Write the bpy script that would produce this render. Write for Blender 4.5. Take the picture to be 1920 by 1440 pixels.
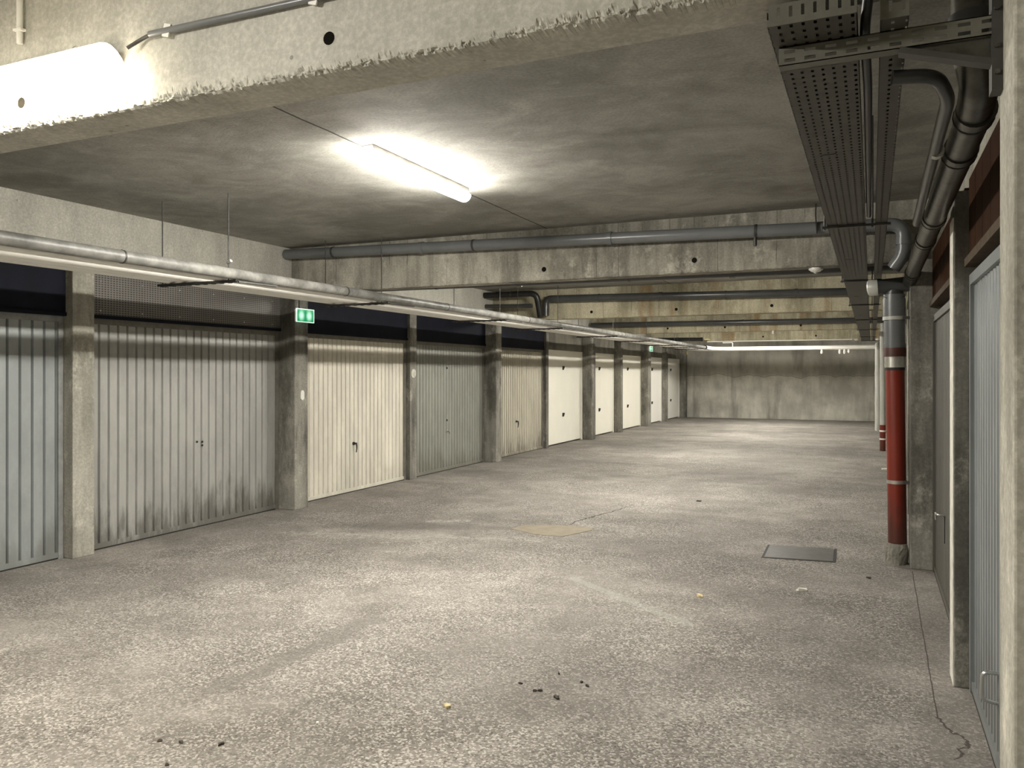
import bpy, bmesh, math, random
from mathutils import Vector, Matrix, noise as mnoise
from math import radians as R, pi, sin, cos

random.seed(7)
scene = bpy.context.scene
for o in list(bpy.data.objects):
    bpy.data.objects.remove(o)
COL = scene.collection

# ------------------------------------------------------------------ camera, exposure
cam_d = bpy.data.cameras.new('camera')
cam_d.sensor_width = 36.0
cam_d.lens = 1500.0 / 1920.0 * 36.0
cam_d.shift_y = -20.0 / 1920.0
cam_d.clip_start = 0.05
cam = bpy.data.objects.new('camera', cam_d)
COL.objects.link(cam)
cam.location = (0, 0, 1.55)
cam.rotation_euler = (R(90), 0, 0.4225)
scene.camera = cam

world = bpy.data.worlds.new('world')
scene.world = world
world.use_nodes = True
world.node_tree.nodes['Background'].inputs[0].default_value = (0.02, 0.02, 0.02, 1)

vs = scene.view_settings
vs.view_transform = 'Standard'
vs.look = 'None'
vs.gamma = 1.0
vs.use_curve_mapping = False
vs.exposure = 2.95

LAMP = 62.0                       # strength of every tube lamp's diffuser
LAMP_COL = (1.0, 0.955, 0.865)

# ------------------------------------------------------------------ building dimensions (m)
CEIL = 2.95
SOFFIT = 2.45
XDL, XDR = -6.19, 0.44            # faces of the garage doors, each side of the aisle
YBACK = 28.4
YNEAR = -5.5
BEAMS = [1.96, 7.2, 12.45, 17.7, 22.7]


# ------------------------------------------------------------------ node helper
class NT:
    def __init__(self, name):
        self.m = bpy.data.materials.new(name)
        self.m.use_nodes = True
        self.t = self.m.node_tree
        self.bsdf = self.t.nodes['Principled BSDF']
        self.out = self.t.nodes['Material Output']
        self._pos = None

    def n(self, typ, **kw):
        nd = self.t.nodes.new(typ)
        for k, v in kw.items():
            setattr(nd, k, v)
        return nd

    def put(self, sock, v):
        if isinstance(v, bpy.types.NodeSocket):
            self.t.links.new(v, sock)
        elif v is not None:
            if isinstance(v, (tuple, list)) and len(v) == 3 and sock.type == 'RGBA':
                v = (*v, 1.0)
            sock.default_value = v

    def pos(self):
        if self._pos is None:
            self._pos = self.n('ShaderNodeNewGeometry').outputs['Position']
        return self._pos

    def xyz(self, v=None):
        s = self.n('ShaderNodeSeparateXYZ')
        self.put(s.inputs[0], v if v is not None else self.pos())
        return s.outputs

    def math(self, op, a, b=None, c=None, clamp=False):
        nd = self.n('ShaderNodeMath', operation=op, use_clamp=clamp)
        self.put(nd.inputs[0], a)
        self.put(nd.inputs[1], b)
        if c is not None:
            self.put(nd.inputs[2], c)
        return nd.outputs[0]

    def scaled(self, s, off=(0, 0, 0)):
        nd = self.n('ShaderNodeVectorMath', operation='MULTIPLY_ADD')
        self.put(nd.inputs[0], self.pos())
        nd.inputs[1].default_value = s
        nd.inputs[2].default_value = off
        return nd.outputs[0]

    def noise(self, scale, vec=None, detail=4, rough=0.55, dist=0.0):
        nd = self.n('ShaderNodeTexNoise')
        self.put(nd.inputs['Vector'], vec if vec is not None else self.pos())
        nd.inputs['Scale'].default_value = scale
        nd.inputs['Detail'].default_value = detail
        nd.inputs['Roughness'].default_value = rough
        nd.inputs['Distortion'].default_value = dist
        return nd.outputs['Fac']

    def voronoi(self, scale, vec=None, out='Distance', feature='F1', rand=1.0):
        nd = self.n('ShaderNodeTexVoronoi', feature=feature)
        self.put(nd.inputs['Vector'], vec if vec is not None else self.pos())
        nd.inputs['Scale'].default_value = scale
        nd.inputs['Randomness'].default_value = rand
        return nd.outputs[out]

    def ramp(self, v, *stops):
        nd = self.n('ShaderNodeValToRGB')
        e = nd.color_ramp.elements
        while len(e) < len(stops):
            e.new(0.5)
        for el, (p, c) in zip(e, stops):
            el.position = p
            el.color = (c, c, c, 1) if not isinstance(c, (tuple, list)) else (*c, 1)
        self.put(nd.inputs[0], v)
        return nd.outputs[0]

    def step(self, v, lo, hi):
        nd = self.n('ShaderNodeMapRange', interpolation_type='SMOOTHSTEP')
        self.put(nd.inputs[0], v)
        nd.inputs[1].default_value = lo
        nd.inputs[2].default_value = hi
        return nd.outputs[0]

    def mix(self, f, a, b, mode='MIX'):
        nd = self.n('ShaderNodeMix', data_type='RGBA', blend_type=mode)
        self.put(nd.inputs[0], f)
        self.put(nd.inputs[6], a)
        self.put(nd.inputs[7], b)
        return nd.outputs[2]

    def bump(self, h, strength=0.3, dist=0.01):
        nd = self.n('ShaderNodeBump')
        nd.inputs['Strength'].default_value = strength
        nd.inputs['Distance'].default_value = dist
        self.put(nd.inputs['Height'], h)
        self.put(self.bsdf.inputs['Normal'], nd.outputs[0])

    def seg(self, a, b, wob=0.0, wscale=6.0):
        """distance in plan from the segment a-b (floor marks)"""
        x, y, z = self.xyz()
        if wob:
            w = self.math('MULTIPLY', self.math('SUBTRACT', self.noise(wscale, detail=3), 0.5), wob)
            x = self.math('ADD', x, w)
        dx, dy = b[0] - a[0], b[1] - a[1]
        l2 = dx * dx + dy * dy
        px = self.math('SUBTRACT', x, a[0])
        py = self.math('SUBTRACT', y, a[1])
        t = self.math('DIVIDE', self.math('ADD', self.math('MULTIPLY', px, dx), self.math('MULTIPLY', py, dy)), l2, clamp=True)
        ex = self.math('SUBTRACT', px, self.math('MULTIPLY', t, dx))
        ey = self.math('SUBTRACT', py, self.math('MULTIPLY', t, dy))
        return self.math('SQRT', self.math('ADD', self.math('MULTIPLY', ex, ex), self.math('MULTIPLY', ey, ey)))

    def done(self, color=None, rough=0.8, metal=0.0, spec=None):
        b = self.bsdf.inputs
        if color is not None:
            self.put(b['Base Color'], color)
        self.put(b['Roughness'], rough)
        self.put(b['Metallic'], metal)
        if spec is not None:
            b['Specular IOR Level'].default_value = spec
        return self.m


def cut(T, mask):
    """see-through where mask is 1: punched holes in sheet metal"""
    tr = T.n('ShaderNodeBsdfTransparent')
    mx = T.n('ShaderNodeMixShader')
    T.put(mx.inputs[0], mask)
    T.t.links.new(T.bsdf.outputs[0], mx.inputs[1])
    T.t.links.new(tr.outputs[0], mx.inputs[2])
    T.t.links.new(mx.outputs[0], T.out.inputs[0])


# ------------------------------------------------------------------ materials
def concrete(name, dark, light, boards=0.0, rust=0.0, pits=0.5, pale=0.35, stain=0.0):
    T = NT(name)
    big = T.noise(0.9, detail=7, rough=0.65)
    streak = T.noise(5.0, T.scaled((1, 1, 0.12)), detail=6, rough=0.65)
    fine = T.noise(55.0, detail=5, rough=0.7)
    f = T.math('ADD', T.math('MULTIPLY', big, 0.5), T.math('MULTIPLY', streak, 0.5))
    c = T.mix(T.step(f, 0.36, 0.64), dark, light)
    patch = T.step(T.noise(2.6, T.scaled((1, 1, 0.8), (7, 3, 1)), detail=8, rough=0.75), 0.52, 0.66)
    c = T.mix(T.math('MULTIPLY', patch, pale), c, tuple(min(1, v * 1.35) for v in light))
    if stain:
        sm = T.step(T.noise(2.1, T.scaled((1, 1, 0.35), (11, 4, 2)), detail=8, rough=0.7), 0.48, 0.62)
        c = T.mix(T.math('MULTIPLY', sm, stain), c, (0.055, 0.052, 0.043))
    if rust:
        rm = T.step(T.noise(3.2, T.scaled((1, 1, 0.15), (2, 9, 4)), detail=4), 0.53, 0.68)
        c = T.mix(T.math('MULTIPLY', rm, rust), c, (0.30, 0.17, 0.06))
    c = T.mix(T.step(fine, 0.35, 0.75), T.mix(1.0, c, (0.72, 0.72, 0.71), 'MULTIPLY'), c)
    h = T.math('ADD', T.math('MULTIPLY', fine, 0.35), T.math('MULTIPLY', streak, 0.4))
    if boards:
        x, y, z = T.xyz()
        wob = T.math('MULTIPLY', T.noise(2.0, T.scaled((1, 1, 0.2)), detail=2), 0.12)
        u = T.math('FRACT', T.math('DIVIDE', T.math('ADD', x, wob), boards))
        ln = T.math('MULTIPLY', T.math('LESS_THAN', u, 0.022), T.step(T.noise(2.5, T.scaled((1, 1, 0.8), (3, 1, 0)), detail=3), 0.47, 0.6))
        c = T.mix(T.math('MULTIPLY', ln, 0.75), c, (0.06, 0.055, 0.045))
        h = T.math('SUBTRACT', h, ln)
    if pits:
        v = T.voronoi(13.0)
        gate = T.step(T.noise(3.0, T.scaled((1, 1, 1), (4, 4, 4)), detail=3), 0.5, 0.62)
        pm = T.math('MULTIPLY', T.math('LESS_THAN', v, 0.09), gate)
        c = T.mix(T.math('MULTIPLY', pm, pits), c, (0.07, 0.065, 0.055))
        h = T.math('SUBTRACT', h, pm)
    T.bump(h, 0.45, 0.012)
    return T.done(c, 0.88, spec=0.25)


def metal_paint(name, col, dirt=0.4, rough=0.45, metal=0.0, grime=(0.10, 0.085, 0.06), low=0.55):
    """painted or galvanised sheet with blotches, and splashed dirt along the foot"""
    T = NT(name)
    bl = T.noise(3.0, T.scaled((1, 1, 0.5)), detail=6, rough=0.7)
    lo, hi = (0.86, 1.08) if dirt else (0.975, 1.01)
    c = T.mix(T.step(bl, 0.35, 0.7), tuple(v * lo for v in col), tuple(min(1, v * hi) for v in col))
    if dirt:
        x, y, z = T.xyz()
        sp = T.noise(7.0, T.scaled((1, 1, 0.22)), detail=7, rough=0.72)
        hgt = T.math('ADD', T.math('MULTIPLY', T.math('SUBTRACT', 1.0, T.math('DIVIDE', z, low)), 0.42), T.math('MULTIPLY', T.math('SUBTRACT', T.noise(1.3, T.scaled((1, 1, 0.4), (8, 1, 3)), detail=4), 0.53), 0.9))
        m = T.step(T.math('ADD', sp, T.math('MAXIMUM', hgt, -0.25)), 0.62, 0.92)
        c = T.mix(T.math('MULTIPLY', m, dirt), c, grime)
        s2 = T.step(T.noise(2.3, T.scaled((1, 1, 0.35), (5, 2, 8)), detail=6, rough=0.7), 0.55, 0.75)
        c = T.mix(T.math('MULTIPLY', s2, dirt * 0.55), c, tuple(v * 0.5 for v in col))
    T.bump(T.noise(120, detail=2), 0.05, 0.002)
    return T.done(c, rough, metal)


def plain(name, col, rough=0.5, metal=0.0, var=0.25, scale=9.0, spec=None):
    T = NT(name)
    f = T.noise(scale, detail=6, rough=0.65)
    c = T.mix(T.step(f, 0.3, 0.72), tuple(v * (1 - var) for v in col), tuple(min(1, v * (1 + var * 0.5)) for v in col))
    return T.done(c, rough, metal, spec)


M = {}
M['concrete'] = concrete('wall_concrete', (0.21, 0.198, 0.165), (0.40, 0.385, 0.33), pits=0.5)
M['beam'] = concrete('beam_concrete', (0.20, 0.19, 0.16), (0.56, 0.535, 0.46), boards=0.23, pits=0.6, pale=0.6, stain=0.42)
M['beam_rust'] = concrete('stained_beam_concrete', (0.27, 0.243, 0.165), (0.62, 0.57, 0.42), boards=0.23, rust=0.6, pits=0.5)
M['beam_smooth'] = concrete('near_beam_concrete', (0.46, 0.45, 0.40), (0.62, 0.605, 0.54), pits=0.55, pale=0.3)
M['pillar'] = concrete('pillar_concrete', (0.125, 0.12, 0.105), (0.38, 0.365, 0.32), pits=0.6, pale=0.8, stain=0.6)
M['pillar_pale'] = concrete('pale_pillar_concrete', (0.29, 0.28, 0.24), (0.55, 0.53, 0.46), pits=0.6, pale=0.7, stain=0.35)
M['plinth'] = concrete('plinth_mortar', (0.14, 0.13, 0.11), (0.34, 0.325, 0.28), pits=0.6)


def ceiling_mat():
    T = NT('ceiling_concrete')
    big = T.noise(0.55, detail=8, rough=0.68)
    st = T.noise(1.9, T.scaled((0.95, 1.15, 1), (3, 0, 0)), detail=10, rough=0.72, dist=0.5)
    f = T.math('ADD', T.math('MULTIPLY', big, 0.5), T.math('MULTIPLY', st, 0.5))
    c = T.mix(T.step(f, 0.38, 0.64), (0.25, 0.243, 0.218), (0.46, 0.448, 0.41))
    scr = T.step(T.noise(3.4, T.scaled((0.8, 1.3, 1), (1, 5, 0)), detail=11, rough=0.76, dist=0.6), 0.56, 0.72)
    c = T.mix(T.math('MULTIPLY', scr, 0.45), c, (0.58, 0.565, 0.52))
    spots = T.step(T.noise(1.1, T.scaled((1, 1, 1), (9, 2, 0)), detail=3), 0.60, 0.70)
    c = T.mix(T.math('MULTIPLY', spots, 0.45), c, (0.16, 0.152, 0.132))
    fine = T.noise(60, detail=4)
    c = T.mix(T.step(fine, 0.3, 0.7), T.mix(1.0, c, (0.8, 0.8, 0.8), 'MULTIPLY'), c)
    x, y, z = T.xyz()
    wob = T.math('MULTIPLY', T.math('SUBTRACT', T.noise(4.0, detail=3), 0.5), 0.02)
    d = T.math('ABSOLUTE', T.math('ADD', T.math('ADD', x, 2.865), wob))
    jt = T.math('LESS_THAN', d, 0.0075)
    c = T.mix(T.math('MULTIPLY', jt, 0.85), c, (0.03, 0.028, 0.025))
    T.bump(T.math('SUBTRACT', T.math('ADD', T.math('MULTIPLY', st, 0.8), T.math('MULTIPLY', fine, 0.2)), jt), 0.35, 0.012)
    return T.done(c, 0.9, spec=0.2)


def floor_mat():
    T = NT('floor_concrete')
    x, y, z = T.xyz()
    big = T.noise(0.5, detail=6, rough=0.6)
    mid = T.noise(2.2, T.scaled((1, 1, 1), (3, 3, 0)), detail=7, rough=0.68)
    v1 = T.voronoi(105.0, T.scaled((1, 1, 0)), 'Color')
    vr = T.n('ShaderNodeSeparateColor')
    T.put(vr.inputs[0], v1)
    agg = vr.outputs[0]
    g2 = T.noise(48.0, T.scaled((1, 1, 0)), detail=6, rough=0.8)
    base = T.mix(T.step(T.math('ADD', T.math('MULTIPLY', big, 0.45), T.math('MULTIPLY', mid, 0.55)), 0.36, 0.62),
                 (0.160, 0.146, 0.130), (0.245, 0.226, 0.204))
    # bare aggregate, worn clear of the cement skin
    worn = T.step(T.noise(0.85, T.scaled((1, 1, 0), (1, 8, 0)), detail=8, rough=0.68), 0.38, 0.58)
    # trowelled margin along the garage doors on both sides
    mgl = T.step(T.math('ADD', x, T.math('MULTIPLY', mid, 0.9)), -5.5, -4.9)
    mgr = T.math('SUBTRACT', 1.0, T.step(T.math('SUBTRACT', x, T.math('MULTIPLY', mid, 0.25)), 0.0, 0.2))
    worn = T.math('MULTIPLY', worn, T.math('MULTIPLY', mgl, mgr))
    wk = T.math('ADD', 0.42, T.math('MULTIPLY', worn, 0.58))
    s = T.math('ADD', T.math('MULTIPLY', agg, 0.5), T.math('MULTIPLY', g2, 0.6))
    lightm = T.math('MULTIPLY', T.step(s, 0.58, 0.78), wk)
    darkm = T.math('MULTIPLY', T.math('SUBTRACT', 1.0, T.step(s, 0.27, 0.45)), wk)
    c = T.mix(T.math('MULTIPLY', lightm, 0.75), base, (0.50, 0.47, 0.425))
    c = T.mix(T.math('MULTIPLY', darkm, 0.8), c, (0.065, 0.059, 0.051))
    big2 = T.step(T.noise(0.75, T.scaled((1, 1, 0), (4, 6, 0)), detail=7, rough=0.7), 0.42, 0.66)
    c = T.mix(1.0, c, T.mix(big2, (0.84, 0.84, 0.84), (1.13, 1.13, 1.13)), 'MULTIPLY')
    gate = T.step(T.noise(16.0, T.scaled((1, 1, 0), (2, 2, 0)), detail=6, rough=0.8), 0.44, 0.58)
    # pale scuffs and efflorescence near the doors
    sc = T.math('MULTIPLY', T.step(T.noise(1.9, T.scaled((0.8, 1.5, 1), (6, 1, 0)), detail=8, rough=0.75), 0.60, 0.70),
                T.math('SUBTRACT', 1.0, T.step(x, -4.4, -2.2)))
    c = T.mix(T.math('MULTIPLY', sc, 0.5), c, (0.47, 0.45, 0.41))
    # worn trail of a tyre and an old paint line
    d1 = T.math('ADD', T.seg((-2.93, 3.0), (-2.86, 4.2), 0.3, 2.5), T.math('MULTIPLY', T.noise(7, detail=7, rough=0.75), 0.24))
    c = T.mix(T.math('MULTIPLY', T.math('SUBTRACT', 1.0, T.step(d1, 0.16, 0.24)), 0.6), c, (0.142, 0.131, 0.118))
    d2 = T.math('ADD', T.seg((-2.05, 5.70), (-1.04, 4.96), 0.05, 3.0), T.math('MULTIPLY', T.noise(30, detail=4), 0.05))
    c = T.mix(T.math('MULTIPLY', T.math('SUBTRACT', 1.0, T.step(d2, 0.045, 0.085)), 0.3), c, (0.35, 0.365, 0.325))
    d3 = T.math('ADD', T.seg((-4.9, 6.7), (-3.2, 7.35), 0.5, 1.5), T.math('MULTIPLY', T.noise(4, detail=6), 0.5))
    c = T.mix(T.math('MULTIPLY', T.math('SUBTRACT', 1.0, T.step(d3, 0.25, 0.5)), 0.4), c, (0.105, 0.098, 0.086))
    d4 = T.math('ADD', T.seg((-4.2, 7.3), (-3.85, 7.5), 0.2, 4.0), T.math('MULTIPLY', T.noise(9, detail=7, rough=0.75), 0.34))
    c = T.mix(T.math('MULTIPLY', T.math('SUBTRACT', 1.0, T.step(d4, 0.2, 0.26)), T.math('MULTIPLY', gate, 0.75)), c, (0.45, 0.435, 0.39))
    d5 = T.math('ADD', T.seg((-5.1, 6.2), (-3.0, 6.85), 0.9, 1.6), T.math('MULTIPLY', T.noise(6, detail=8, rough=0.78), 0.7))
    c = T.mix(T.math('MULTIPLY', T.math('SUBTRACT', 1.0, T.step(d5, 0.36, 0.5)), T.math('MULTIPLY', gate, 0.6)), c, (0.43, 0.41, 0.365))
    # dark wear across the aisle further on
    far = T.step(T.noise(0.7, T.scaled((0.35, 1.3, 1), (2, 5, 0)), detail=6, rough=0.7), 0.54, 0.70)
    c = T.mix(T.math('MULTIPLY', far, T.math('MULTIPLY', T.step(y, 7.5, 10.0), 0.5)), c, (0.11, 0.10, 0.086))
    # crack that follows the right-hand doors, and the broken patch at its end
    k1 = T.math('LESS_THAN', T.seg((0.29, 7.0), (0.27, 4.07), 0.012, 5.0), 0.0032)
    k2 = T.math('LESS_THAN', T.seg((0.27, 4.07), (0.37, 3.83), 0.12, 12.0), 0.006)
    k3 = T.math('LESS_THAN', T.seg((0.37, 3.83), (0.30, 3.66), 0.1, 14.0), 0.006)
    k4 = T.math('MULTIPLY', T.math('LESS_THAN', T.seg((-2.85, 7.6), (-2.55, 9.2), 0.25, 3.0), 0.012), T.step(mid, 0.42, 0.5))
    k = T.math('MAXIMUM', T.math('MAXIMUM', k1, k2), T.math('MAXIMUM', k3, k4))
    c = T.mix(T.math('MULTIPLY', k, 0.85), c, (0.05, 0.045, 0.04))
    h = T.math('ADD', T.math('MULTIPLY', T.math('MULTIPLY', s, wk), 0.55), T.math('MULTIPLY', mid, 0.8))
    h = T.math('SUBTRACT', h, k)
    T.bump(h, 0.5, 0.012)
    return T.done(c, T.math('ADD', 0.72, T.math('MULTIPLY', g2, 0.25)), spec=0.15)


def back_wall_mat():
    T = NT('back_wall_concrete')
    x, y, z = T.xyz()
    big = T.noise(0.9, detail=7, rough=0.62)
    drip = T.noise(2.4, T.scaled((1, 1, 0.22)), detail=6, rough=0.65)
    c = T.mix(T.step(T.math('ADD', T.math('MULTIPLY', big, 0.6), T.math('MULTIPLY', drip, 0.4)), 0.38, 0.62), (0.36, 0.35, 0.305), (0.64, 0.625, 0.555))
    line = T.math('ADD', z, T.math('MULTIPLY', T.noise(1.1, T.scaled((1, 0, 0)), detail=3), 0.55))
    up = T.step(line, 1.72, 1.80)  # shade of the crossing pipes, painted into the upper wall
    c = T.mix(T.math('MULTIPLY', up, 0.35), c, (0.20, 0.19, 0.16))
    ed = T.math('LESS_THAN', T.math('ABSOLUTE', T.math('SUBTRACT', line, 1.74)), 0.012)
    c = T.mix(T.math('MULTIPLY', ed, 0.5), c, (0.11, 0.105, 0.09))
    dr = T.step(T.noise(1.6, T.scaled((1, 1, 0.12), (5, 0, 2)), detail=5, rough=0.6), 0.55, 0.68)
    c = T.mix(T.math('MULTIPLY', dr, 0.55), c, (0.15, 0.14, 0.115))
    T.bump(T.noise(30, detail=5), 0.3, 0.01)
    return T.done(c, 0.88, spec=0.25)


M['ceiling'] = ceiling_mat()
M['floor'] = floor_mat()
M['back_wall'] = back_wall_mat()

M['door_zinc'] = metal_paint('zinc_grey_door', (0.36, 0.385, 0.385), 0.35, 0.42, 0.25)
M['door_dirty'] = metal_paint('weathered_grey_door', (0.385, 0.385, 0.36), 0.75, 0.5, 0.15, (0.095, 0.088, 0.072), 0.6)
M['door_cream'] = metal_paint('cream_door', (0.73, 0.695, 0.60), 0.16, 0.4)
M['door_grey'] = metal_paint('grey_green_door', (0.30, 0.305, 0.27), 0.45, 0.45, 0.1)
M['door_beige'] = metal_paint('dull_beige_door', (0.46, 0.43, 0.35), 0.65, 0.5, 0, (0.08, 0.065, 0.05), 0.7)
M['door_white'] = metal_paint('ivory_door', (0.84, 0.82, 0.72), 0.0, 0.38)
M['door_white_cool'] = metal_paint('white_door', (0.84, 0.825, 0.76), 0.0, 0.38)
M['door_olive'] = metal_paint('olive_grey_door', (0.085, 0.082, 0.071), 0.4, 0.5)
M['door_steel'] = metal_paint('steel_grey_door', (0.26, 0.28, 0.285), 0.3, 0.4, 0.2)
M['jamb'] = plain('brown_grey_jamb', (0.17, 0.16, 0.135), 0.6)
M['jamb_zinc'] = plain('zinc_jamb', (0.30, 0.31, 0.30), 0.5, 0.2)
M['black'] = plain('black_plastic', (0.016, 0.015, 0.014), 0.4)
M['hole'] = plain('hole_shade', (0.012, 0.011, 0.009), 0.95, spec=0.0)
M['rubber'] = plain('black_rubber', (0.018, 0.017, 0.016), 0.7)
M['chrome'] = plain('worn_chrome', (0.62, 0.62, 0.60), 0.28, 0.9, 0.1)
M['steel'] = plain('bare_steel_band', (0.62, 0.61, 0.56), 0.32, 0.85, 0.15, 20)
M['galv'] = plain('galvanised_steel', (0.125, 0.122, 0.105), 0.36, 0.85, 0.35, 16)
M['dark_steel'] = plain('dark_steel', (0.07, 0.068, 0.062), 0.5, 0.4)
M['red_pipe'] = metal_paint('oxide_red_pipe', (0.19, 0.018, 0.006), 0.75, 0.4, 0, (0.035, 0.022, 0.016), 0.75)
M['brown_cap'] = plain('dark_brown_sleeve', (0.075, 0.022, 0.014), 0.5)
M['pvc_grey'] = plain('grey_pipe_plastic', (0.155, 0.163, 0.165), 0.3, 0, 0.12, 5)
M['pvc_dark'] = plain('dark_grey_pipe_plastic', (0.055, 0.057, 0.056), 0.3, 0, 0.2, 5)
M['pvc_light'] = plain('light_grey_pipe_plastic', (0.46, 0.46, 0.42), 0.38, 0, 0.12, 4)
M['pipe_paint'] = plain('dusty_grey_pipe_paint', (0.24, 0.237, 0.22), 0.45, 0, 0.5, 7)
M['lag_white'] = plain('white_pipe_jacket', (0.90, 0.885, 0.83), 0.45, 0, 0.06, 5)
M['white_plastic'] = plain('white_plastic', (0.80, 0.79, 0.74), 0.4, 0, 0.05)
M['lamp_body'] = plain('lamp_grey_body', (0.28, 0.275, 0.255), 0.5, 0, 0.08)
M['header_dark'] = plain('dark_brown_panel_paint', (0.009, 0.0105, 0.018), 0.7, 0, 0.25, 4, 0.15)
M['header_brown'] = plain('rust_brown_panel_paint', (0.030, 0.0118, 0.0045), 0.8, 0, 0.3, 6, 0.08)
M['header_block'] = concrete('grey_block', (0.12, 0.115, 0.095), (0.24, 0.23, 0.19), pits=0.3)
M['trim_wood'] = plain('pale_wood_trim', (0.08, 0.06, 0.04), 0.7, 0, 0.3, 12, 0.15)
M['patch'] = plain('tan_mortar_patch', (0.25, 0.215, 0.155), 0.8, 0, 0.15, 9)
M['lid'] = plain('cast_iron_lid', (0.11, 0.104, 0.098), 0.5, 0.3, 0.2, 14)
M['light_and_patch_white'] = plain('painted_light_and_patch_white', (0.62, 0.60, 0.53), 0.7, 0, 0.3, 14)  # white of the pillar patch; also paints light on a pillar face
M['leaf_tan'] = plain('dry_leaf', (0.55, 0.45, 0.25), 0.7, 0, 0.3, 60)
M['leaf_dark'] = plain('rotten_leaf', (0.045, 0.036, 0.026), 0.8, 0, 0.3, 60)
M['paper'] = plain('white_paper_scrap', (0.75, 0.73, 0.66), 0.7, 0, 0.1, 40)
M['yellow'] = plain('yellow_tag', (0.62, 0.56, 0.22), 0.5, 0, 0.1)


def perforated_header():
    T = NT('perforated_header_sheet')
    x, y, z = T.xyz()
    u = T.math('ABSOLUTE', T.math('SUBTRACT', T.math('FRACT', T.math('DIVIDE', y, 0.030)), 0.5))
    v = T.math('ABSOLUTE', T.math('SUBTRACT', T.math('FRACT', T.math('DIVIDE', z, 0.020)), 0.5))
    m = T.math('MULTIPLY', T.math('LESS_THAN', u, 0.3), T.math('LESS_THAN', v, 0.26))
    f = T.noise(5, detail=6)
    c = T.mix(f, (0.15, 0.14, 0.128), (0.23, 0.22, 0.205))
    c = T.mix(T.math('MULTIPLY', m, 0.85), c, (0.02, 0.018, 0.016))
    T.bump(T.math('SUBTRACT', 1.0, m), 0.6, 0.004)
    return T.done(c, 0.6)


M['header_perf'] = perforated_header()


def tray_mat(name, axis_pitch_x, pitch_y, wx, wy, off=0.0, col=(0.08, 0.077, 0.064)):
    """punched sheet seen from below: real holes"""
    T = NT(name)
    x, y, z = T.xyz()
    u = T.math('ABSOLUTE', T.math('SUBTRACT', T.math('FRACT', T.math('DIVIDE', T.math('ADD', x, off), axis_pitch_x)), 0.5))
    v = T.math('ABSOLUTE', T.math('SUBTRACT', T.math('FRACT', T.math('DIVIDE', y, pitch_y)), 0.5))
    m = T.math('MULTIPLY', T.math('LESS_THAN', u, wx), T.math('LESS_THAN', v, wy))
    c = T.mix(T.noise(9, detail=6, rough=0.7), tuple(a * 0.6 for a in col), tuple(a * 1.3 for a in col))
    T.done(c, 0.5, 0.5)
    cut(T, m)
    return T.m


def slot_mat(name, ax, pitch, half, rows, row_half, off=0.0, col=(0.165, 0.16, 0.132)):
    """sheet with slots on its upright face; ax 'X' slots along X"""
    T = NT(name)
    x, y, z = T.xyz()
    u = T.math('ABSOLUTE', T.math('SUBTRACT', T.math('FRACT', T.math('DIVIDE', T.math('ADD', x, off), pitch)), 0.5))
    r = None
    for zr in rows:
        k = T.math('LESS_THAN', T.math('ABSOLUTE', T.math('SUBTRACT', z, zr)), row_half)
        r = k if r is None else T.math('MAXIMUM', r, k)
    nrm = T.n('ShaderNodeNewGeometry').outputs['True Normal']
    ny = T.math('GREATER_THAN', T.math('ABSOLUTE', T.xyz(nrm)[1]), 0.7)
    m = T.math('MULTIPLY', T.math('MULTIPLY', T.math('LESS_THAN', u, half), r), ny)
    c = T.mix(T.noise(22, detail=6, rough=0.7), tuple(a * 0.65 for a in col), tuple(a * 1.25 for a in col))
    T.done(c, 0.5, 0.45)
    cut(T, m)
    return T.m


TRAY_Z = 2.365
M['tray_wide'] = tray_mat('punched_tray_sheet', 0.0265, 0.040, 0.14, 0.22, 0.0)
M['tray_slim'] = tray_mat('punched_slim_tray_sheet', 0.030, 0.040, 0.12, 0.22, 0.0)
M['arm_slot'] = slot_mat('slotted_strut', 'X', 0.0475, 0.27, (2.3505, 2.3300), 0.0042, 0.02)
M['end_slot'] = slot_mat('slotted_end_plate', 'X', 0.0265, 0.14, (2.3935,), 0.0125, 0.0)


def emission(name, col, strength):
    T = NT(name)
    T.put(T.bsdf.inputs['Base Color'], (0.8, 0.8, 0.8))
    T.put(T.bsdf.inputs['Emission Color'], col)
    T.bsdf.inputs['Emission Strength'].default_value = strength
    return T.m


def lens_mat(name, col, strength):
    """opal lens over a downlighting strip: brightest straight out, weaker at its sides"""
    T = NT(name)
    vt = T.n('ShaderNodeVectorTransform', vector_type='NORMAL', convert_from='WORLD', convert_to='OBJECT')
    T.put(vt.inputs[0], T.n('ShaderNodeNewGeometry').outputs['Normal'])
    out = T.math('MAXIMUM', T.math('MULTIPLY', T.xyz(vt.outputs[0])[2], -1.0), 0.0)
    T.put(T.bsdf.inputs['Base Color'], (0.8, 0.8, 0.8))
    T.put(T.bsdf.inputs['Emission Color'], col)
    T.put(T.bsdf.inputs['Emission Strength'], T.math('MULTIPLY', strength, T.math('ADD', 0.13, T.math('MULTIPLY', out, 1.0))))
    return T.m


M['diffuser'] = lens_mat('lit_tube_diffuser', LAMP_COL, LAMP)
M['diffuser_old'] = lens_mat('lit_older_tube_diffuser', (1.0, 0.90, 0.70), LAMP * 0.30)
M['diffuser_added'] = lens_mat('lit_added_tube_diffuser', LAMP_COL, LAMP * 1.15)  # for the added lamp behind the camera


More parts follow.
